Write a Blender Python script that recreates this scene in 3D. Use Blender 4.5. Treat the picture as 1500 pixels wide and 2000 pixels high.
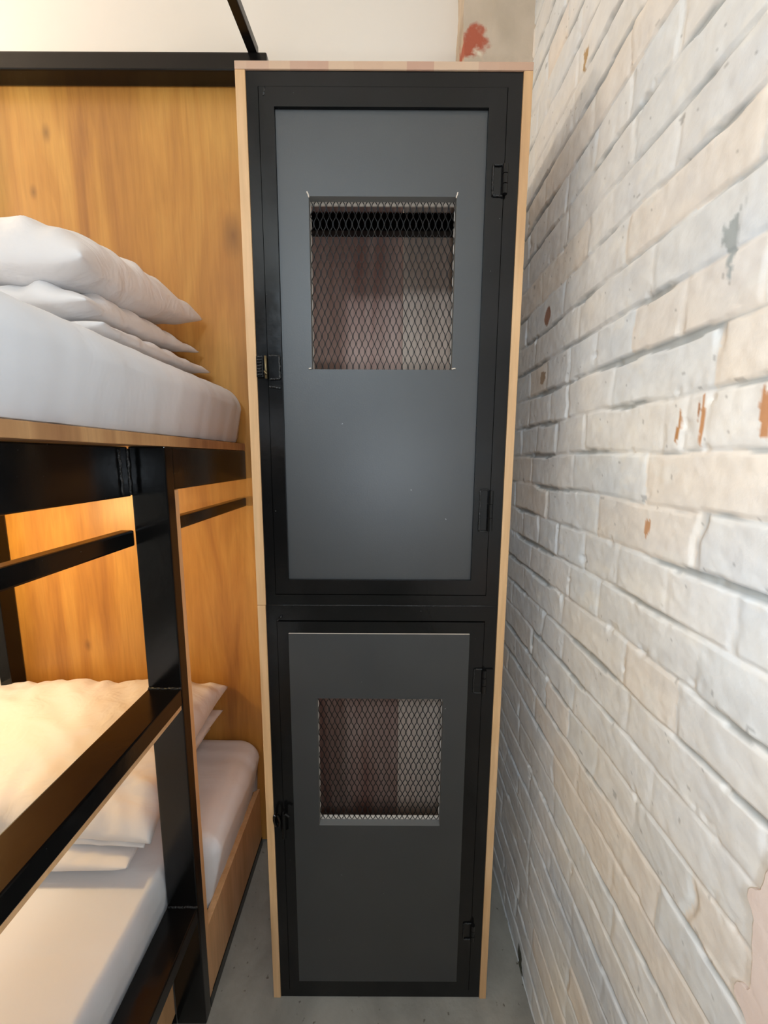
import bpy, bmesh, math, random
import numpy as np
from mathutils import Vector, Matrix, noise

random.seed(7)
scn = bpy.context.scene
COL = scn.collection
for o in list(bpy.data.objects): bpy.data.objects.remove(o)

# ------------------------------------------------------------------ camera
CAM_H = 1.4535
cam = bpy.data.cameras.new('camera'); camo = bpy.data.objects.new('camera', cam); COL.objects.link(camo)
cam.sensor_fit = 'HORIZONTAL'; cam.sensor_width = 36; cam.lens = 18.0
cam.clip_start = 0.01; cam.clip_end = 50
PITCH = math.atan(0.14)
camo.matrix_world = Matrix.Translation((0, 0, CAM_H)) @ Matrix.Rotation(math.pi/2 - PITCH, 4, 'X') @ Matrix.Rotation(math.radians(0.3), 4, 'Z')
scn.camera = camo

# ------------------------------------------------------------------ light
scn.view_settings.view_transform = 'Standard'
scn.view_settings.look = 'None'
scn.view_settings.gamma = 1
scn.view_settings.exposure = 0.0
w = bpy.data.worlds.new('world'); scn.world = w; w.use_nodes = True
w.node_tree.nodes['Background'].inputs[0].default_value = (.9, .85, .8, 1)
w.node_tree.nodes['Background'].inputs[1].default_value = 0.3

def lamp(name, kind, loc, power, color, size=.05, rot=(0, 0, 0)):
    l = bpy.data.lights.new(name, kind); l.energy = power; l.color = color
    if kind == 'POINT': l.shadow_soft_size = size
    else: l.size = size; l.shape = 'SQUARE'
    o = bpy.data.objects.new(name, l); COL.objects.link(o); o.location = loc; o.rotation_euler = rot
    return o
lamp('upper_lamp', 'POINT', (-1.95, .96, 2.42), 35, (1, .85, .69), .05)
lamp('lower_bunk_light', 'POINT', (-1.14, .82, 1.24), 12, (1, .68, .27), .05)
lamp('phone_light', 'POINT', (.02, -.02, 1.39), 8.0, (.78, .89, 1.0), .02)
lamp('ceiling_light', 'POINT', (-.45, -1.45, 2.5), 74, (.72, .87, 1.0), .14)

# ------------------------------------------------------------------ materials
MATS = {}
def mat(name, color, rough=.5, metal=0, build=None, coat=0, spec=.5):
    m = bpy.data.materials.new(name); m.use_nodes = True
    nt = m.node_tree; b = nt.nodes['Principled BSDF']; b.inputs['Specular IOR Level'].default_value = spec
    b.inputs['Base Color'].default_value = (*color, 1)
    b.inputs['Roughness'].default_value = rough
    b.inputs['Metallic'].default_value = metal
    b.inputs['Coat Weight'].default_value = coat
    if build: build(nt, b)
    MATS[name] = m
    return m
def N(nt, t, **kw):
    n = nt.nodes.new(t)
    for k, v in kw.items():
        if k in n.inputs: n.inputs[k].default_value = v
        else: setattr(n, k, v)
    return n
def coords(nt, scale=(1, 1, 1)):
    tc = N(nt, 'ShaderNodeTexCoord'); mp = N(nt, 'ShaderNodeMapping')
    mp.inputs['Scale'].default_value = scale
    nt.links.new(tc.outputs['Object'], mp.inputs['Vector'])
    return mp.outputs['Vector']
def noise_tex(nt, scale, detail=4, vec=(1, 1, 1), dist=0, rough=.5):
    n = N(nt, 'ShaderNodeTexNoise'); n.inputs['Scale'].default_value = scale; n.inputs['Detail'].default_value = detail
    n.inputs['Distortion'].default_value = dist; n.inputs['Roughness'].default_value = rough
    nt.links.new(coords(nt, vec), n.inputs['Vector'])
    return n.outputs['Fac']
def ramp(nt, src, stops):
    r = N(nt, 'ShaderNodeValToRGB'); e = r.color_ramp.elements
    while len(e) < len(stops): e.new(.5)
    for i, (p, c) in enumerate(stops): e[i].position = p; e[i].color = (*c, 1) if len(c) == 3 else c
    nt.links.new(src, r.inputs['Fac'])
    return r.outputs['Color']
def mix(nt, a, b, fac, blend='MIX'):
    m = N(nt, 'ShaderNodeMix', data_type='RGBA', blend_type=blend)
    for s, v in ((m.inputs[6], a), (m.inputs[7], b), (m.inputs[0], fac)):
        if hasattr(v, 'links'): nt.links.new(v, s)
        else: s.default_value = (*v, 1) if isinstance(v, tuple) else v
    return m.outputs[2]
def bump(nt, b, src, strength=.3, dist=.002):
    bp = N(nt, 'ShaderNodeBump'); bp.inputs['Strength'].default_value = strength; bp.inputs['Distance'].default_value = dist
    nt.links.new(src, bp.inputs['Height']); nt.links.new(bp.outputs['Normal'], b.inputs['Normal'])

def steel(nt, b):
    c = ramp(nt, noise_tex(nt, 9, 6), [(.35, (.003, .003, .003)), (.7, (.007, .006, .0055))])
    sp = ramp(nt, noise_tex(nt, 210, 2), [(.77, (0, 0, 0)), (.80, (1, 1, 1))])
    nt.links.new(mix(nt, c, (.10, .10, .095), sp), b.inputs['Base Color'])
    nt.links.new(ramp(nt, noise_tex(nt, 14, 5), [(.3, (.13,)*3), (.7, (.24,)*3)]), b.inputs['Roughness'])
    bump(nt, b, noise_tex(nt, 38, 4), .14, .002)
mat('black_painted_steel', (.01, .01, .01), .25, build=steel, spec=.32)
def weldm(nt, b): bump(nt, b, noise_tex(nt, 240, 3), .9, .004)
mat('weld_bead', (.012, .012, .012), .22, build=weldm)

def ply(light, mid, dark, dark_spots=None):
    def f(nt, b):
        g1 = noise_tex(nt, 3.2, 5, (2.6, 2.6, .32), 1.1)
        g2 = noise_tex(nt, 16, 6, (6, 6, .35), .5)
        g3 = noise_tex(nt, 2.2, 3, (1, 1, 1), .4)
        c = ramp(nt, g1, [(.30, dark), (.47, mid), (.60, light), (.72, mid)])
        c = mix(nt, c, ramp(nt, g2, [(.3, (.80, .78, .74)), (.62, (1.05, 1.05, 1.05))]), .55, 'MULTIPLY')
        c = mix(nt, c, ramp(nt, g3, [(.32, (.80, .72, .66)), (.6, (1.06, 1.04, 1.0))]), .6, 'MULTIPLY')
        if dark_spots:
            geo = N(nt, 'ShaderNodeTexCoord')
            for (x, y, z, r) in dark_spots:
                d = N(nt, 'ShaderNodeVectorMath', operation='DISTANCE')
                mp = N(nt, 'ShaderNodeMapping'); mp.inputs['Scale'].default_value = (1.5, 1, .8)
                nt.links.new(geo.outputs['Object'], mp.inputs['Vector'])
                nt.links.new(mp.outputs['Vector'], d.inputs[0]); d.inputs[1].default_value = (x*1.5, y, z*.8)
                k = ramp(nt, d.outputs['Value'], [(0, (1, 1, 1)), (r, (0, 0, 0))])
                kk = mix(nt, k, (0, 0, 0), .35)
                c = mix(nt, c, (dark[0]*.35, dark[1]*.35, dark[2]*.5), kk)
        nt.links.new(c, b.inputs['Base Color'])
        bump(nt, b, g2, .08, .001)
    return f
mat('stained_plywood', (.5, .25, .07), .38, build=ply((.60, .315, .075), (.52, .25, .055), (.38, .165, .04),
    [(-.463, 1.27, 2.12, .062), (-.998, 1.27, 2.394, .025), (-1.054, 1.27, 2.237, .02), (-1.037, 1.27, .798, .022)]))  # largest spot is a plain dark blotch, the smaller ones are knots
mat('pale_wood_edge', (.7, .45, .25), .5, build=ply((.74, .47, .25), (.68, .41, .20), (.58, .32, .15)))
mat('bed_board', (.5, .28, .12), .42, build=ply((.55, .32, .15), (.44, .24, .11), (.28, .13, .06)))
mat('inner_plywood', (.4, .25, .18), .6, build=ply((.90, .74, .62), (.86, .68, .56), (.80, .60, .48)))
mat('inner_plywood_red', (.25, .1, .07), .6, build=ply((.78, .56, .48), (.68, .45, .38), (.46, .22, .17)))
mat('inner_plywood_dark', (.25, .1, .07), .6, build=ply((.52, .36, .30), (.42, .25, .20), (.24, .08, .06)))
def topedge(nt, b):
    v = N(nt, 'ShaderNodeTexVoronoi', voronoi_dimensions='1D'); v.inputs['Scale'].default_value = 22
    sx = N(nt, 'ShaderNodeSeparateXYZ'); nt.links.new(coords(nt), sx.inputs[0]); nt.links.new(sx.outputs[0], v.inputs['W'])
    nt.links.new(ramp(nt, v.outputs['Color'], [(.2, (.62, .42, .27)), (.5, (.50, .28, .19)), (.8, (.68, .50, .33))]), b.inputs['Base Color'])
mat('laminated_wood', (.6, .4, .26), .55, build=topedge)

def greyp(nt, b):
    c = ramp(nt, noise_tex(nt, 7, 4), [(.3, (.024, .024, .024)), (.7, (.030, .030, .029))])
    sp = ramp(nt, noise_tex(nt, 90, 2), [(.775, (0, 0, 0)), (.80, (1, 1, 1))])
    nt.links.new(mix(nt, c, (.3, .3, .3), sp), b.inputs['Base Color'])
    bump(nt, b, noise_tex(nt, 350, 2), .12, .0008)
mat('grey_door_panel', (.085, .087, .093), .48, build=greyp, spec=.85)
mat('cut_edge', (.17, .165, .155), .6)
mat('raw_board_edge', (.72, .62, .52), .7)
mat('mesh_wire', (.008, .006, .005), .5, spec=.25)
mat('old_brass', (.20, .155, .08), .4, metal=.8)
def fab(amt, sc=1):
    def f(nt, b):
        bump(nt, b, noise_tex(nt, 7*sc, 3, (1, 1.5, 1), .7), amt, .02)
        b.inputs['Sheen Weight'].default_value = .15
    return f
mat('white_cotton', (.74, .74, .76), .8, build=fab(.16))
mat('pillow_cotton', (.76, .73, .72), .8, build=fab(.42, 1.5))
def conc(nt, b):
    c = ramp(nt, noise_tex(nt, 5, 7, (1, 1, 1), .4, .6), [(.3, (.20, .185, .16)), (.55, (.30, .28, .24)), (.75, (.38, .35, .30))])
    sp = ramp(nt, noise_tex(nt, 60, 2), [(.68, (0, 0, 0)), (.75, (1, 1, 1))])
    nt.links.new(mix(nt, c, (.12, .10, .08), sp), b.inputs['Base Color'])
    bump(nt, b, noise_tex(nt, 80, 5), .3, .003)
mat('concrete', (.3, .28, .24), .75, build=conc)
def creamw(nt, b):
    nt.links.new(ramp(nt, noise_tex(nt, 2, 3), [(.3, (.84, .77, .68)), (.7, (.88, .81, .72))]), b.inputs['Base Color'])
mat('cream_wall_paint', (.77, .7, .6), .8, build=creamw)
def plast(nt, b):
    c = ramp(nt, noise_tex(nt, 9, 6), [(.3, (.50, .40, .29)), (.7, (.62, .50, .38))])
    geo = N(nt, 'ShaderNodeTexCoord')
    nz = N(nt, 'ShaderNodeTexNoise'); nz.inputs['Scale'].default_value = 30; nz.inputs['Detail'].default_value = 5
    nt.links.new(geo.outputs['Object'], nz.inputs['Vector'])
    for (x, z, r, cc) in ((.236, 2.57, .05, (.42, .10, .05)), (.25, 2.545, .02, (.75, .66, .5))):
        mp = N(nt, 'ShaderNodeMapping'); mp.inputs['Scale'].default_value = (1, 0, 1)
        nt.links.new(geo.outputs['Object'], mp.inputs['Vector'])
        d = N(nt, 'ShaderNodeVectorMath', operation='DISTANCE'); nt.links.new(mp.outputs['Vector'], d.inputs[0]); d.inputs[1].default_value = (x, 0, z)
        ad = N(nt, 'ShaderNodeMath', operation='MULTIPLY_ADD'); nt.links.new(nz.outputs['Fac'], ad.inputs[0]); ad.inputs[1].default_value = .07
        nt.links.new(d.outputs['Value'], ad.inputs[2])
        c = mix(nt, c, cc, ramp(nt, ad.outputs[0], [(r*.9+.02, (1, 1, 1)), (r*.9+.032, (0, 0, 0))]))
    nt.links.new(c, b.inputs['Base Color'])
    bump(nt, b, nz.outputs['Fac'], .5, .008)
mat('old_plaster', (.6, .5, .4), .8, build=plast)
def pinkp(nt, b): bump(nt, b, noise_tex(nt, 25, 5), .5, .006)
mat('unseen_wall_dark', (.07, .07, .075), .8)  # invented dark tone for the unseen end wall, keeps steel reflections dim
mat('pink_white_plaster', (.82, .70, .65), .75, build=pinkp)
def brickm(nt, b):
    a = N(nt, 'ShaderNodeAttribute', attribute_name='paint')
    nt.links.new(mix(nt, a.outputs['Color'], ramp(nt, noise_tex(nt, 30, 6), [(.35, (.93, .93, .93)), (.6, (1.03, 1.03, 1.02))]), .8, 'MULTIPLY'), b.inputs['Base Color'])
    bump(nt, b, noise_tex(nt, 200, 5), .16, .002)
mat('painted_brick', (.7, .7, .68), .62, build=brickm)

# ------------------------------------------------------------------ helpers
def link(name, bm, m, parent=None, bevel=0, smooth=False, seg=2):
    if bevel: bmesh.ops.bevel(bm, geom=[e for e in bm.edges if e.calc_face_angle(0) > .5], offset=bevel, segments=seg, affect='EDGES', profile=.6)
    me = bpy.data.meshes.new(name); bm.to_mesh(me); bm.free()
    ms = m if isinstance(m, (list, tuple)) else [m]
    for x in ms: me.materials.append(MATS[x])
    if smooth:
        for p in me.polygons: p.use_smooth = True
    o = bpy.data.objects.new(name, me); COL.objects.link(o)
    if parent: o.parent = parent
    return o
def bx(bm, x0, x1, y0, y1, z0, z1, mi=0):
    vs = [bm.verts.new((x, y, z)) for x in (x0, x1) for y in (y0, y1) for z in (z0, z1)]
    for idx in ((0, 1, 3, 2), (4, 6, 7, 5), (0, 4, 5, 1), (2, 3, 7, 6), (0, 2, 6, 4), (1, 5, 7, 3)):
        f = bm.faces.new([vs[i] for i in idx]); f.material_index = mi
    return vs
def box(name, m, parent, dims, bevel=.0015, **k):
    bm = bmesh.new(); bx(bm, *dims); bmesh.ops.recalc_face_normals(bm, faces=bm.faces)
    return link(name, bm, m, parent, bevel, **k)
def frame_mesh(bm, X0, X1, Z0, Z1, x0, x1, z0, z1, y0, y1, mi=0):
    """rectangular ring, outer X0..Z1, inner x0..z1, between y0 and y1 (watertight)"""
    O = [(X0, Z0), (X1, Z0), (X1, Z1), (X0, Z1)]; I = [(x0, z0), (x1, z0), (x1, z1), (x0, z1)]
    vo = [[bm.verts.new((p[0], y, p[1])) for p in O] for y in (y0, y1)]
    vi = [[bm.verts.new((p[0], y, p[1])) for p in I] for y in (y0, y1)]
    for i in range(4):
        j = (i+1) % 4
        for q in ((vo[0][i], vo[0][j], vi[0][j], vi[0][i]), (vo[1][j], vo[1][i], vi[1][i], vi[1][j]),
                  (vo[0][j], vo[0][i], vo[1][i], vo[1][j]), (vi[0][i], vi[0][j], vi[1][j], vi[1][i])):
            f = bm.faces.new(q); f.material_index = mi
def tube(bm, pts, r, n=8):
    prev = None
    for i, p in enumerate(pts):
        p = Vector(p)
        d = (Vector(pts[min(i+1, len(pts)-1)]) - Vector(pts[max(i-1, 0)])).normalized()
        a = d.orthogonal().normalized(); b_ = d.cross(a)
        ring = [bm.verts.new(p + r*(a*math.cos(t) + b_*math.sin(t))) for t in [2*math.pi*k/n for k in range(n)]]
        if prev:
            for k in range(n): bm.faces.new((prev[k], prev[(k+1) % n], ring[(k+1) % n], ring[k]))
        else: bm.faces.new(ring[::-1])
        prev = ring
    bm.faces.new(prev)
def weld(bm, a, b, r=.0035, n=14, seedv=0):
    a, b = Vector(a), Vector(b); pts = []
    rnd = random.Random(seedv)
    for i in range(n+1):
        pts.append(a.lerp(b, i/n) + Vector((rnd.uniform(-1, 1), rnd.uniform(-.5, .5), rnd.uniform(-1, 1)))*r*.35)
    tube(bm, pts, r, 7)
def welds(parent, segs):
    for k, (a_, b_, r_) in enumerate(segs):
        bm = bmesh.new(); weld(bm, a_, b_, r_, 14, k*7+int(abs(a_[2])*1000)); link('weld_bead', bm, 'weld_bead', parent, smooth=True)
def empty(name, loc, label, cat, group=None):
    o = bpy.data.objects.new(name, None); COL.objects.link(o); o.location = loc
    o['label'] = label; o['category'] = cat
    if group: o['group'] = group
    return o
def tag(o, label, cat, group=None):
    o['label'] = label; o['category'] = cat
    if group: o['group'] = group
    return o
def struct(o, label=None, cat=None):
    o['kind'] = 'structure'
    if label: o['label'] = label
    if cat: o['category'] = cat
    return o

# ------------------------------------------------------------------ room shell
XL, XW, YF, YB, ZC = -2.6, .3985, -3.4, 1.32, 3.0
struct(box('floor', 'concrete', None, (XL-.1, XW+.2, YF, YB+.1, -.1, 0), 0), 'grey concrete floor under the bunk bed and locker', 'floor')
struct(box('ceiling', 'cream_wall_paint', None, (XL-.1, XW+.2, YF, YB+.1, ZC, ZC+.1), 0), 'cream painted ceiling over the bunk room', 'ceiling')
struct(box('wall_left', 'cream_wall_paint', None, (XL-.1, XL, YF, YB+.1, 0, ZC), 0), 'plain cream wall along the far side of the bunk bed', 'wall')
struct(box('wall_front', 'unseen_wall_dark', None, (XL, XW, YF-.1, YF, 0, ZC), 0), 'unseen wall facing the locker, made dark to dim reflections in the steel', 'wall')
struct(box('wall_back', 'cream_wall_paint', None, (XL, XW, YB, YB+.1, 0, ZC), 0), 'smooth cream plaster wall behind the bed and locker top', 'wall')
# rough pier in the corner behind the locker
bm = bmesh.new()
nx, nz = 24, 200
for k in range(nz+1):
    for i in range(nx+1):
        z = ZC*k/nz; x = .2085 + (XW+.03-.2085)*i/nx
        e = .007*noise.noise(Vector((0, 1.3, z*9))) + .003*noise.noise(Vector((3, 0, z*40)))
        bm.verts.new((x + e*(1-i/nx), 1.205 + .006*noise.noise(Vector((x*12, 0, z*10))), z))
bm.verts.ensure_lookup_table()
for k in range(nz):
    for i in range(nx):
        a = k*(nx+1)+i; bm.faces.new([bm.verts[j] for j in (a, a+1, a+nx+2, a+nx+1)])
left = [bm.verts[k*(nx+1)] for k in range(nz+1)]; back = [bm.verts.new((v.co.x, YB, v.co.z)) for v in left]
for k in range(nz): bm.faces.new((left[k], left[k+1], back[k+1], back[k]))
struct(link('trim_1', bm, 'old_plaster'), 'rough beige plastered brick pier in corner above locker, red brick showing', 'pier')

# ---- brick wall as a real relief
ys = np.concatenate([np.arange(YF, .15, .02), np.arange(.15, .33, .006), np.arange(.33, 1.24, .003), [1.26, 1.30, YB]])
zs = np.concatenate([np.arange(0, 2.75, .0034), np.arange(2.75, ZC+.001, .012)])
rng = np.random.RandomState(11)
def vnoise(y, z, sy, sz, seed, oct=3):
    out = np.zeros(np.broadcast(y, z).shape); amp = 1; tot = 0
    for o in range(oct):
        r = np.random.RandomState(seed*31+o); T = r.rand(64, 64)*2-1
        u = y/sy*(2**o)+17.3; v = z/sz*(2**o)+5.1
        iu = np.floor(u).astype(int); iv = np.floor(v).astype(int); fu = u-iu; fv = v-iv
        fu = fu*fu*(3-2*fu); fv = fv*fv*(3-2*fv)
        g = lambda a, b: T[a % 64, b % 64]
        out += amp*((g(iu, iv)*(1-fu)+g(iu+1, iv)*fu)*(1-fv) + (g(iu, iv+1)*(1-fu)+g(iu+1, iv+1)*fu)*fv)
        tot += amp; amp *= .5
    return out/tot
Yg, Zg = np.meshgrid(ys, zs, indexing='ij')
CH = .0764
zz = Zg + .006*vnoise(Yg, Zg, .16, .3, 1, 2) + .0022*vnoise(Yg, Zg, .03, .05, 2, 2)
yy = Yg + .007*vnoise(Yg, Zg, .3, .05, 3, 2) + .002*vnoise(Yg, Zg, .03, .03, 4, 2)
ck = np.floor((zz-1.4635)/CH).astype(int)
fz = (zz-1.4635)-ck*CH                       # 0 at the bed joint below the brick
dz_low = fz; dz_top = CH-fz
# bricks per course
nb = int(ck.max()-ck.min()+1); c0 = ck.min()
bid = np.zeros(Yg.shape, int); dL = np.ones(Yg.shape)
for c in range(ck.min(), ck.max()+1):
    r = np.random.RandomState(500+c-c0)
    edges = [YF-.3-r.rand()*.05]
    head = (c % 5 == 2)
    y = edges[0] + (.0 if c % 2 else .112)
    while y < YB+.4:
        L = .112 if (head or r.rand() < .10) else .227
        y += L + r.uniform(-.006, .006); edges.append(y)
    if c == 0:   # course lying on the joint at eye height: follow the ends seen on the wall
        edges = [-2.5] + [ .483-.225*k for k in range(12, 0, -1)] + [.483, .52, .555, .78, .905, 1.02, 1.13, 1.25, 1.4]
    if c == 1:
        edges = [-2.5] + [ .40-.225*k for k in range(12, 0, -1)] + [.40, .477, .694, .86, .95, 1.08, 1.2, 1.4]
    edges = np.array(sorted(edges)); m = ck == c
    i = np.searchsorted(edges, yy[m]); i = np.clip(i, 1, len(edges)-1)
    dL[m] = np.minimum(np.abs(yy[m]-edges[i-1]), np.abs(edges[i]-yy[m]))
    bid[m] = (c-c0)*97 + i
tab = np.random.RandomState(3).rand(20000, 6)
B = tab[bid % 20000]
rot = (B[..., 0]-.5)
# joint widths modulated: in places painted over, in places deep and wide under the brick above
jm = np.clip(.42 + 1.25*vnoise(Yg, Zg, .14, .06, 5, 3), 0, 1)
jv = np.clip(-.05 + .95*vnoise(Yg, Zg, .07, .09, 6, 3), 0, 1)
jw = .0012 + .0052*np.clip(1.6*jm-.5, 0, 1)
sm = lambda x: np.clip(x, 0, 1)**2*(3-2*np.clip(x, 0, 1))
gl = 1-sm((dz_low-jw*.35)/.0035); gt = 1-sm((dz_top-jw*1.0)/.0035)
gz = np.maximum(gl, gt)*(.30+.70*jm)
gy = (1-sm((dL-.0035-.004*jv)/.004))*(.06+.94*jv)
G = np.maximum(gz, gy)
chip = sm((vnoise(Yg, Zg, .035, .03, 9, 3)-.48)/.16)*sm(1-np.minimum(dL, np.minimum(dz_low, dz_top))/.02)
H = .0016*B[..., 1] + rot*.06*(fz/CH-.5)*.03 + .0012*vnoise(Yg, Zg, .06, .05, 7, 3) + .0007*vnoise(Yg, Zg, .012, .012, 8, 2)
edge = np.exp(-np.minimum(dL, np.minimum(dz_low, dz_top))/.006)
H = H - .0008*edge
H = H*(1-G) - .0060*G + .002*vnoise(Yg, Zg, .02, .01, 10, 2)*G - .003*chip
# smeared mortar squeezed over the arrises
sme = sm((vnoise(Yg, Zg, .10, .05, 12, 3)-.25)/.2)*np.exp(-dz_low/.014)*(1-G)
H += .0022*sme
nY, nZ = Yg.shape
co = np.empty((nY*nZ, 3), np.float32)
co[:, 0] = (XW - H).ravel(); co[:, 1] = Yg.ravel(); co[:, 2] = Zg.ravel()
ii, jj = np.meshgrid(np.arange(nY-1), np.arange(nZ-1), indexing='ij')
a = (ii*nZ+jj).ravel()
quads = np.stack([a, a+1, a+nZ+1, a+nZ], 1).astype(np.int32)
me = bpy.data.meshes.new('wall_right')
me.vertices.add(len(co)); me.vertices.foreach_set('co', co.ravel())
me.loops.add(quads.size); me.loops.foreach_set('vertex_index', quads.ravel())
me.polygons.add(len(quads)); me.polygons.foreach_set('loop_start', np.arange(0, quads.size, 4, dtype=np.int32))
me.polygons.foreach_set('loop_total', np.full(len(quads), 4, np.int32))
me.update(calc_edges=True); me.validate()
me.polygons.foreach_set('use_smooth', np.ones(len(quads), bool))
# paint colour: each brick its own tint, bare mortar in the joints, bare brick where the paint has gone
base = np.array([.79, .795, .79]) + (B[..., 2:3]-.5)*np.array([.05, .05, .05])
t = B[..., 3:4]
base = np.where(t > .80, np.array([.82, .775, .72]), base)
base = np.where(t < .30, np.array([.76, .785, .80]), base)
pat = vnoise(Yg, Zg, .12, .07, 14, 4)[..., None]
base = base + pat*np.array([.03, .0, -.04])
cream = sm((vnoise(Yg, Zg, .05, .03, 16, 3)-.3)/.25)[..., None]
base = base*(1-.45*cream) + np.array([.84, .83, .79])*.45*cream
mort = np.array([.36, .39, .40]) + .05*vnoise(Yg, Zg, .03, .02, 15, 2)[..., None]
Gc = (sm((G-.42)/.35)*.85)[..., None]
C = base*(1-Gc) + mort*Gc
def spot(y, z, ry, rz, col, jag=.5, ring=False, seed=20, k=1):
    global C
    d = np.sqrt(((Yg-y)/ry)**2 + ((Zg-z)/rz)**2) + jag*vnoise(Yg, Zg, ry*.7, rz*.7, seed, 3)
    m_ = sm((1-d)/.18)
    if ring: m_ = m_*sm((d-.45)/.3)
    C[:] = C*(1-m_[..., None]*k) + np.array(col)*m_[..., None]*k
spot(.998, 1.80, .018, .024, (.34, .19, .14), .25)
spot(1.006, 1.654, .016, .020, (.42, .31, .22), .6)
spot(.531, 1.497, .003, .028, (.50, .25, .10), .8, seed=21)
spot(.494, 1.505, .003, .028, (.55, .28, .13), .8, seed=22)
spot(.500, 1.515, .0015, .022, (.40, .17, .06), .8, seed=27)
spot(.412, 1.500, .010, .030, (.55, .28, .14), 1.0, seed=23)
spot(.5716, 1.352, .006, .015, (.62, .34, .18), .5, seed=24)
spot(.8846, 2.249, .010, .022, (.50, .33, .16), .5, seed=25)
spot(.915, .02, .018, .05, (.07, .07, .045), .5, seed=26)
spot(.478, 1.70, .012, .035, (.40, .44, .45), .8, seed=28)
# specks in the paint
spk = (vnoise(Yg, Zg, .008, .008, 30, 1) > .93)
C[spk] = C[spk]*.65
at = me.color_attributes.new('paint', 'FLOAT_COLOR', 'POINT')
rgba = np.ones((nY*nZ, 4), np.float32); rgba[:, :3] = np.clip(C, 0, 1).reshape(-1, 3)
at.data.foreach_set('color', rgba.ravel())
me.materials.append(MATS['painted_brick'])
wr = bpy.data.objects.new('wall_right', me); COL.objects.link(wr)
struct(wr, 'white painted brick wall with rough recessed joints beside locker', 'wall')

# lumpy plaster patch on the brick wall, near the camera
bm = bmesh.new(); outline = []
P = [(.318, .80), (.326, .835), (.335, .856), (.350, .868), (.347, .885), (.336, .893), (.337, .925), (.341, .95), (.343, .975), (.352, .99), (.350, 1.002), (.340, 1.012), (.337, 1.04), (.326, 1.07), (.25, 1.12), (.20, 1.05), (.19, .95), (.22, .80), (.28, .74)]
n = len(P); pts = []
for i in range(n):
    p0, p1, p2, p3 = [Vector(P[(i+k-1) % n]) for k in range(4)]
    for s in range(8):
        u = s/8
        q = .5*((2*p1)+(-p0+p2)*u+(2*p0-5*p1+4*p2-p3)*u*u+(-p0+3*p1-3*p2+p3)*u**3)
        pts.append(q + Vector((noise.noise(Vector((q.x*160, q.y*160, 0))), noise.noise(Vector((q.x*160, q.y*160, 5)))))*.0012)
cen = sum(pts, Vector((0, 0)))/len(pts)
rings = []
for (s, hgt) in ((1, -.004), (1, .006)):
    rings.append([bm.verts.new((XW-hgt, *(cen+(p-cen)*s))) for p in pts])
for r0, r1 in zip(rings, rings[1:]):
    for i in range(len(pts)): bm.faces.new((r0[i], r0[(i+1) % len(pts)], r1[(i+1) % len(pts)], r1[i]))
bmesh.ops.triangle_fill(bm, edges=[e for e in bm.edges if e.verts[0] in rings[-1] and e.verts[1] in rings[-1]], use_beauty=True)
bmesh.ops.recalc_face_normals(bm, faces=bm.faces)
struct(link('trim_2', bm, 'pink_white_plaster'), 'lumpy pinkish white plaster patch at edge of brick wall', 'plaster patch')

# ------------------------------------------------------------------ locker
D = .85
LK = empty('locker_cabinet', (0, 0, 0), 'tall narrow black steel locker with two grey mesh-window doors in pale wood casing', 'locker')
lx0, lx1, lz1, lyb = -.2925, .2835, 2.2085, 1.19
box('side_panel', 'pale_wood_edge', LK, (lx0, -.2725, D, lyb, 1.115, lz1-.0145))
box('side_panel', 'pale_wood_edge', LK, (lx0, -.2735, D, lyb, 0, 1.1142))
box('side_panel', 'pale_wood_edge', LK, (.2655, lx1, D, lyb, 0, lz1-.0145))
box('top_panel', 'laminated_wood', LK, (lx0, lx1, D-.0005, lyb, lz1-.0145, lz1))
# back: darker board on the left, paler board standing proud on the right
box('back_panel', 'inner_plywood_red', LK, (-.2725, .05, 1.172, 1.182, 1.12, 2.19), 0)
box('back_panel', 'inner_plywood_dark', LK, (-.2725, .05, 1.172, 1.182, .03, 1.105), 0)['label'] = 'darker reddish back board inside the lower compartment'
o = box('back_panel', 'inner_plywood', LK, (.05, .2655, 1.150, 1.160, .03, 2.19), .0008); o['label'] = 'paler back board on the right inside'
box('inner_rail', 'black_painted_steel', LK, (-.265, .262, 1.115, 1.148, 2.053, 2.097), .003)
box('shelf', 'inner_plywood', LK, (-.2725, .2655, .89, 1.149, 1.105, 1.12), .001)
box('base_panel', 'inner_plywood', LK, (-.2725, .2655, .885, 1.149, .004, .02), .001)
# fixed frames, one welded ring per compartment
FY0, FY1 = D+.0025, D+.032
bm = bmesh.new(); frame_mesh(bm, -.2718, .2648, 1.1148, 2.1938, -.2495, .2370, 1.1400, 2.1675, FY0, FY1)
link('frame', bm, 'black_painted_steel', LK, .0016)
bm = bmesh.new(); frame_mesh(bm, -.2728, .2648, .0020, 1.1140, -.2495, .2370, .0250, 1.0780, FY0, FY1)
link('frame', bm, 'black_painted_steel', LK, .0016)

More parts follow.
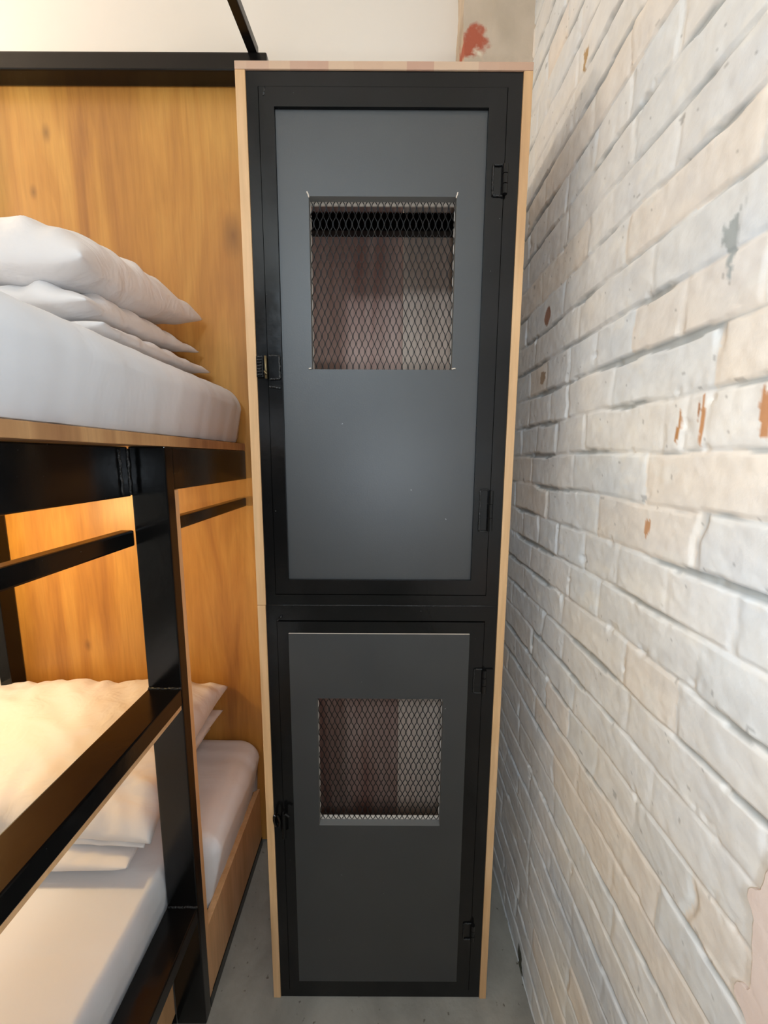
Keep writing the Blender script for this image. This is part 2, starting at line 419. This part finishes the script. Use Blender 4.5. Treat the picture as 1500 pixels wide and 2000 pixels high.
def expanded_mesh(name, parent, x0, x1, z0, z1, y, cw=.0067, chh=.031):
    bm = bmesh.new(); nc = int(round((x1-x0)/cw)); cw = (x1-x0)/nc
    nr = int(round((z1-z0)/(chh/2))); hh = (z1-z0)/nr
    wv = .0007
    for c in range(nc+1):
        prevs = None
        for r in range(nr*3+1):
            ph = r/3.0                                     # half-rows
            k = int(math.floor(ph)); fr = ph-k
            s = (1 if (k+c) % 2 == 0 else -1); s2 = -s
            # quarter-plateau zig-zag: bonds are flat, strands slanted
            u = min(max((fr-.22)/.56, 0), 1)
            off = (s*(1-u)+s2*u)*cw*.42
            xx = x0+c*cw+off; z_ = z0+ph*hh; yy_ = y + .0016*math.sin(ph*math.pi)
            xx = min(max(xx, x0), x1)
            ring = [bm.verts.new((xx-wv, yy_-.0006, z_)), bm.verts.new((xx+wv, yy_-.0006, z_)), bm.verts.new((xx+wv, yy_+.0012, z_)), bm.verts.new((xx-wv, yy_+.0012, z_))]
            if prevs:
                for q in range(4): bm.faces.new((prevs[q], prevs[(q+1) % 4], ring[(q+1) % 4], ring[q]))
            prevs = ring
    bmesh.ops.recalc_face_normals(bm, faces=bm.faces)
    return link(name, bm, 'mesh_wire', parent)

def door(x0, x1, z0, z1, px0, px1, pz0, pz1, wx0, wx1, wz0, wz1, proud, label):
    """steel door frame as the door's own mesh; panel, mesh and fittings under it"""
    bm = bmesh.new()
    ry0 = D+.0005
    frame_mesh(bm, x0, x1, z0, z1, px0, px1, pz0, pz1, ry0, ry0+.028)
    dr = link('door', bm, 'black_painted_steel', LK, .0018); dr['label'] = label
    py = ry0-.004 if proud else ry0+.006
    T = .017
    ov = .0015 if proud else 0
    bm = bmesh.new(); frame_mesh(bm, px0+.0004, px1-.0004, pz0+.0004, pz1-.0004, wx0, wx1, wz0, wz1, py, py+T)
    for f in bm.faces:
        c = f.calc_center_median()
        if abs(f.normal.y) < .5 and (c.z > pz1-.01) and proud: f.material_index = 1
        if abs(f.normal.y) < .5 and wx0-.001 < c.x < wx1+.001 and wz0-.001 < c.z < wz1+.001: f.material_index = 2
    link('door_panel', bm, ['grey_door_panel', 'raw_board_edge', 'cut_edge'], dr, .0006, seg=1)
    # raw edge of the backing strip seen through the wire
    bm = bmesh.new(); frame_mesh(bm, wx0-.012, wx1+.012, wz0-.012, wz1+.012, wx0+.0006, wx1-.0006, wz0+(.0045 if proud else .001), wz1-(.001 if proud else .0045), py+T+.004, py+T+.008)
    link('mesh_backing_frame', bm, 'raw_board_edge', dr)
    expanded_mesh('wire_mesh', dr, wx0-.004, wx1+.004, wz0-.006, wz1+.006, py+T+.0016)
    bm = bmesh.new()
    return dr
ud = door(-.2478, .2352, 1.1425, 2.1655, -.2185, .2005, 1.1765, 2.1315, -.1555, .1435, 1.6415, 1.9770, False, 'taller upper door with a mesh window high up')
ld = door(-.2478, .2352, .0265, 1.0755, -.2215, .2015, .0615, 1.0480, -.1585, .1440, .5390, .8845, True, 'shorter lower door with a mesh window')

# pale chipped corners of the upper window cut-out
for (x, z, dx, dz) in ((-.1545, 1.974, -.004, .010), (.1425, 1.974, .003, .010), (-.156, 1.643, -.006, -.001), (.143, 1.643, .008, .001)):
    bm = bmesh.new(); weld(bm, (x, D+.0045, z), (x+dx, D+.0045, z+dz), .0013, 5, int(z*100))
    link('corner_chip', bm, 'raw_board_edge', ud, smooth=True)
# weld spatter and hinges
def hinge(parent, x, z0, z1, name='hinge', r=.0055, plates=True):
    bm = bmesh.new()
    nk = 3; L = (z1-z0)/nk
    for k in range(nk): tube(bm, [(x, D-.004, z0+k*L+.0008), (x, D-.004, z0+(k+1)*L-.0008)], r, 12)
    if plates:
        bx(bm, x-.022, x-.004, D-.0022, D+.0015, z0, z1); bx(bm, x+.004, x+.022, D-.0015, D+.0030, z0, z1)
    bmesh.ops.recalc_face_normals(bm, faces=bm.faces)
    h_ = link(name, bm, 'black_painted_steel', parent, smooth=False)
    welds(h_, [((x-.022, D-.001, zq), (x-.004, D-.001, zq), .0020) for zq in (z0, z1)] + [((x-.023, D-.001, z0), (x-.023, D-.001, z1), .0018)])
    return h_
hinge(ud, .2365, 1.975, 2.030, plates=False)
hinge(ud, .2365, 1.292, 1.385, plates=False)
hinge(ld, .2385, .900, .960)
hinge(ld, .2385, .195, .245, plates=False)
# hasp latch on the upper door
bm = bmesh.new()
bx(bm, -.2445, -.2235, D-.0035, D+.001, 1.6200, 1.6665)
bmesh.ops.recalc_face_normals(bm, faces=bm.faces)
la = link('latch', bm, 'black_painted_steel', ud, .001)
bm = bmesh.new(); tube(bm, [(-.2505, D-.007, 1.619), (-.2505, D-.007, 1.665)], .0026, 12)
tube(bm, [(-.2505, D-.007, 1.632), (-.2505, D-.014, 1.632), (-.2475, D-.016, 1.626)], .0025, 8)
o = link('latch_pin', bm, 'old_brass', la, smooth=True); o['label'] = 'worn brass coloured latch pin'
welds(la, [((p[0], D-.0015, p[1]), (q[0], D-.0015, q[1]), .0022) for (p, q) in (((-.2445, 1.6665), (-.2235, 1.6665)), ((-.2445, 1.6195), (-.2235, 1.6195)), ((-.2230, 1.62), (-.2230, 1.666)), ((-.2215, 1.600), (-.2455, 1.604)))])
bm = bmesh.new()
bx(bm, -.2715, -.2575, D-.004, D+.003, 1.6225, 1.6660); bmesh.ops.recalc_face_normals(bm, faces=bm.faces)
kp = link('latch_keeper', bm, 'black_painted_steel', LK, .001)
bm = bmesh.new()
for k in range(7): weld(bm, (-.270, D-.0045, 1.627+k*.006), (-.259, D-.0045, 1.6285+k*.006), .0016, 6, k+60)
link('weld_bead', bm, 'weld_bead', kp, smooth=True)
# lower latch: ring staple on the frame and a bolt on the door
bm = bmesh.new()
tube(bm, [(-.2625+.007*math.cos(t), D-.010-.010*math.sin(t)*.5, .560+.022*math.sin(t)) for t in [k*math.pi/8 for k in range(-4, 13)]], .0035, 8)
bx(bm, -.2700, -.2550, D-.006, D+.003, .520, .548)
bmesh.ops.recalc_face_normals(bm, faces=bm.faces)
kp = link('latch_keeper', bm, 'black_painted_steel', LK, smooth=False)
bm = bmesh.new()
tube(bm, [(-.2450, D-.012, .512), (-.2450, D-.012, .590)], .0045, 12)
tube(bm, [(-.2450, D-.012, .578), (-.238, D-.016, .583), (-.2300, D-.016, .577)], .0035, 10)
bx(bm, -.2490, -.2410, D-.010, D+.001, .530, .566)
bmesh.ops.recalc_face_normals(bm, faces=bm.faces)
la = link('latch', bm, 'black_painted_steel', ld)
# welds along the seams of the frames
welds(LK, [((-.270, D+.0022, 1.1148), (.262, D+.0022, 1.1148), .0014), ((-.2390, D+.0022, 2.150), (-.236, D+.0022, 2.165), .0025),
           ((-.2475, D+.0022, 1.0775), (-.236, D+.0022, 1.088), .0028)])

# ------------------------------------------------------------------ bunk bed
BX = -.453; BI = -.528; BL = -1.28; YN, YP = -.72, 1.27
BED = empty('bunk_bed', (-.86, .3, 0), 'black steel bunk bed with orange stained plywood headboards', 'bunk bed')
OFF = Vector((-.86, .3, 0))
def bb(name, m, dims, bevel=.002, **k):
    x0, x1, y0, y1, z0, z1 = dims
    return box(name, m, BED, (x0-OFF.x, x1-OFF.x, y0-OFF.y, y1-OFF.y, z0, z1), bevel, **k)
def bweld(parent, segs):
    bm = bmesh.new()
    for i, (p, q, r) in enumerate(segs): weld(bm, Vector(p)-OFF, Vector(q)-OFF, r, 16, i+90)
    return link('weld_bead', bm, 'weld_bead', parent, smooth=True)
for o_ in (bb('headboard_panel', 'stained_plywood', (BL-.03, -.33, YP, YP+.018, 1.40, 2.53), 0), bb('headboard_panel', 'stained_plywood', (BL-.03, -.33, YP, YP+.018, .02, 1.40), 0)):
    o_.data.transform(Matrix.Translation(OFF)); o_.location = -OFF   # grain measured in room space
bb('top_rail', 'black_painted_steel', (BL-.03, -.329, 1.218, 1.267, 2.511, 2.556), .004)
bm = bmesh.new(); rod = [(-.368, 1.235, 2.570), (-.383, 1.10, 2.572), (-.50, -.70, 2.572)]
for s0, s1 in ((rod[0], rod[2]),):
    a0, a1 = Vector(s0)-OFF, Vector(s1)-OFF; hw = .0125
    v0 = [bm.verts.new(a0+Vector((dx*hw, 0, dz*hw))) for dx, dz in ((-1, -1), (1, -1), (1, 1), (-1, 1))]
    v1 = [bm.verts.new(a1+Vector((dx*hw, 0, dz*hw))) for dx, dz in ((-1, -1), (1, -1), (1, 1), (-1, 1))]
    bm.faces.new(v0); bm.faces.new(v1[::-1])
    for i in range(4): bm.faces.new((v0[i], v1[i], v1[(i+1) % 4], v0[(i+1) % 4]))
bmesh.ops.recalc_face_normals(bm, faces=bm.faces)
link('canopy_bar', bm, 'black_painted_steel', BED, .002)
bb('bed_post', 'black_painted_steel', (BL-.025, BL+.013, 1.215, 1.267, 0, 1.38))
bb('bed_post', 'black_painted_steel', (BL-.025, BL+.013, 1.215, 1.267, 1.50, 2.511))
bb('bed_post', 'black_painted_steel', (BX-.06, BX, YN-.04, YN, 0, 2.56))
bb('bed_post', 'black_painted_steel', (BL-.025, BL+.013, YN-.04, YN, 0, 2.56))
BR = BI                         # between the ladder posts the side is set back behind the rungs
sr = bb('side_rail', 'black_painted_steel', (BR-.030, BR-.0005, YN, .800, CAM_H-.0815, CAM_H+.0210), .003)
bb('side_rail', 'black_painted_steel', (BX-.030, BX-.0005, .830, 1.267, CAM_H-.0700, CAM_H+.0210), .003)
bb('side_rail', 'black_painted_steel', (BL-.025, BL+.005, YN, 1.215, CAM_H-.0700, CAM_H+.0215), .003)
bb('bed_board', 'bed_board', (BL-.02, BX-.001, YN, 1.268, CAM_H+.0220, CAM_H+.0445), .0012)
bb('side_rail', 'black_painted_steel', (BX-.030, BX, .830, 1.267, 0, .034), .002)
bb('side_rail', 'black_painted_steel', (BR-.030, BR, YN, .800, 0, .034), .002)
bb('side_board', 'pale_wood_edge', (BX-.020, BX-.002, .846, 1.267, .0345, .238), .001)
bb('side_board', 'pale_wood_edge', (BR-.020, BR-.002, YN, .799, .0345, .245), .001)
bb('bed_board', 'bed_board', (BL-.02, BR-.022, YN, 1.268, .19, .222), .001)
bb('curtain_rail', 'black_painted_steel', (BX-.030, BX-.004, .829, 1.267, CAM_H-.1600, CAM_H-.1315), .004)
bb('curtain_rail', 'black_painted_steel', (BR-.030, BR-.001, YN, .800, CAM_H-.1870, CAM_H-.1530), .004)
# ladder built into the side
po = bb('ladder_post', 'black_painted_steel', (BI, BX+.0005, .800, .829, 0, CAM_H+.0218), .003)
pn = bb('ladder_post', 'black_painted_steel', (BI, BX+.0005, .300, .329, 0, CAM_H+.0210), .003)
w1 = bb('ladder_backing', 'pale_wood_edge', (BX-.045, BX-.0012, .8295, .8455, .0, CAM_H-.071), .0008); w1['label'] = 'thin pale wood strip behind the black post'
for (z1, z0) in ((.9375, .8995), (.358, .318)):
    rg = bb('rung', 'black_painted_steel', (BI, BX, .3295, .7995, z0, z1), .003)
    bweld(rg, [((BI+.002, .7990, z1+.001), (BX, .7990, z1+.001), .0032)])
    if z0 > .5: bb('rung_backing', 'pale_wood_edge', (BX-.03, BX-.003, .3295, .7995, z0-.0125, z0-.0005), .0008)
bweld(po, [((BI-.001, .7985, CAM_H+.016), (BI-.001, .7985, CAM_H-.080), .0035)])
bweld(sr, [((BR+.001, .770, CAM_H+.016), (BR+.001, .772, CAM_H-.078), .0032)])

# ------------------------------------------------------------------ bedding
def mattress(name, x0, x1, y0, y1, z0, z1, label, rad=.055, seedv=0, wr=1.0, step=0, rb=.03, tuck=None):
    bm = bmesh.new(); W = (x1-x0)/2; Hh = (z1-z0)/2; cx = (x0+x1)/2; cz = (z0+z1)/2
    def prof(w_, h_, r, n=14, m=16):
        pts = []
        for (sx, sz, a0, r) in ((1, 1, 0, r), (-1, 1, 90, r), (-1, -1, 180, rb), (1, -1, 270, rb)):
            for k in range(n+1):
                t = math.radians(a0+90*k/n); pts.append((sx*(w_-r)+r*math.cos(t), sz*(h_-r)+r*math.sin(t)))
        out = []
        for i, p in enumerate(pts):
            q = pts[(i+1) % len(pts)]; out.append(p); d = math.hypot(q[0]-p[0], q[1]-p[1])
            s = int(d/.02)
            for k in range(1, s): out.append((p[0]+(q[0]-p[0])*k/s, p[1]+(q[1]-p[1])*k/s))
        return out
    st = []
    for k in range(15):
        t = math.pi/2*k/14; st.append((y0+rad*(1-math.sin(t)), rad*(1-math.cos(t)), rad))
    st = sorted([(y0+rad-rad*math.sin(math.pi/2*(1-k/14)), rad-rad*math.cos(math.pi/2*(1-k/14))) for k in range(15)])
    mid = np.arange(y0+rad+.012, y1-rad-.004, .012)
    stations = st + [(float(m_), 0.) for m_ in mid] + [(y1-(s[0]-y0), s[1]) for s in st[::-1]]
    rings = []
    for (y, e) in stations:
        ring = []
        for (px, pz) in prof(W-e*.9, Hh-e*.6, .062):
            side = abs(px)/W
            bul = .006*(1-(pz/Hh)**2) if side > .9 else 0
            v = Vector((cx+px+math.copysign(bul, px), y, cz+pz))
            near = max(0, (y-(y1-.35))/.35)
            a = .0022 + .0035*near**1.5
            nn = noise.noise(Vector((v.x*3+seedv, v.y*34, v.z*4))) * a + .0022*noise.noise(Vector((v.x*7, v.y*8+seedv, v.z*9)))
            # soft gathers running down from the top edge
            if tuck and v.z < tuck[0] and v.x > tuck[1]: v.x = tuck[1]
            if step: v.x -= step*max(0, px/W)**4*(1-min(1, max(0, (y-.84)/.06)))
            nrm = Vector((px/W if side > .85 else 0, 0, pz/Hh if abs(pz)/Hh > .8 else 0))
            if nrm.length: nrm.normalize()
            ring.append(bm.verts.new(v + nrm*nn*wr))
        rings.append(ring)
    m_ = len(rings[0])
    for r0, r1 in zip(rings, rings[1:]):
        for i in range(m_): bm.faces.new((r0[i], r0[(i+1) % m_], r1[(i+1) % m_], r1[i]))
    bm.faces.new(rings[0][::-1]); bm.faces.new(rings[-1])
    bmesh.ops.recalc_face_normals(bm, faces=bm.faces)
    return tag(link(name, bm, 'white_cotton', smooth=True), label, 'mattress', 'mattresses on the bunk bed')
mattress('mattress', BL+.01, BX+.000, YN+.02, 1.266, CAM_H+.0452, CAM_H+.213, 'white sheeted mattress on the upper bunk at eye height', .045)
mattress('mattress', BL+.01, BX+.012, YN+.02, 1.266, .2235, .458, 'white sheeted mattress on the lower bunk near the floor', .05, 4, step=.094, rb=.02, tuck=(.2405, BX-.022))

def pillow(label, loc, rot, w_, d_, tu, tl, seedv=0, pinch=.10, crease=1., top_only=False, sag=0):
    """w_ along X, d_ along Y, t_ thickness"""
    bm = bmesh.new(); n = 72
    def P(u, v, s):
        eu, ev = 1-abs(u)**2.6, 1-abs(v)**2.6
        h_ = max(eu, 0)**.41*max(ev, 0)**.43
        px = u*w_/2*(1-pinch*(1-abs(v)**2)*abs(u)**3)
        py = v*d_/2*(1-pinch*(1-abs(u)**2)*abs(v)**3)
        z = s*h_*(tu if s > 0 else tl)
        # folds fanning in from the seams
        q = Vector((px, py, s*.3+seedv))
        rim = 1-min(1, h_*1.05)
        f = .010*noise.noise(Vector((px*5+seedv, py*5, s*2+seedv)))
        au = noise.noise(Vector((py*26+px*6+seedv, px*3, s))) * abs(u)**2.5
        av = noise.noise(Vector((px*24+py*7+seedv, py*3, s+9))) * abs(v)**2.5
        ridged = .5-abs(noise.noise(Vector((px*9+py*11+seedv, (px-py)*3, s*4))))
        f += crease*(.016*(au+av) + .018*ridged*(.4+.6*rim))*(1 if s > 0 else .3)
        z += s*f*min(1, h_*1.6)
        z -= sag*(u*u)
        wob = .004*noise.noise(Vector((px*20, py*20, seedv)))*(1-min(1, h_*3))
        return Vector((px, py, z+wob))
    g = {}
    def cs(k):
        t = -1+2*k/n
        return math.sin(t*math.pi/2)*.55+t*.45
    for s in (1, -1):
        for i in range(n+1):
            for j in range(n+1):
                if s == -1 and (i in (0, n) or j in (0, n)): g[s, i, j] = g[1, i, j]; continue
                g[s, i, j] = bm.verts.new(P(cs(i), cs(j), s))
        for i in range(n):
            for j in range(n):
                q = [g[s, i, j], g[s, i+1, j], g[s, i+1, j+1], g[s, i, j+1]]
                bm.faces.new(q if s == 1 else q[::-1])
    bmesh.ops.recalc_face_normals(bm, faces=bm.faces)
    o = link('pillow', bm, 'pillow_cotton', smooth=True)
    o.location = loc; o.rotation_euler = [math.radians(a_) for a_ in rot]
    return tag(o, label, 'pillow', 'pillows on the bunk bed')
pillow('plump white pillow on top of the upper bunk stack', (-.925, 1.00, 1.862), (6, 3, 0), .74, .48, .108, .055, 1, .07, 1.1)
pillow('thin creased white pillow in the middle of the upper bunk stack', (-.93, 1.01, 1.776), (3, 2, 0), .72, .46, .056, .030, 5, .07, 1.4)
pillow('flat white pillow at the bottom of the upper bunk stack', (-.90, 1.01, 1.712), (1, 0, 0), .72, .46, .028, .040, 9, .05, 1.2)
pillow('large white pillow on top of the lower bunk stack', (-.945, 1.02, .603), (12, 0, 0), .80, .48, .092, .030, 14, .06, 1.9)
pillow('thin white pillow sandwiched in the lower bunk stack', (-.925, 1.02, .552), (4, 0, 0), .72, .46, .024, .018, 19, .05, 1.2)
pillow('folded white pillow at the bottom of the lower bunk stack', (-.95, .99, .506), (0, 0, 2), .70, .47, .030, .044, 23, .03, .7)
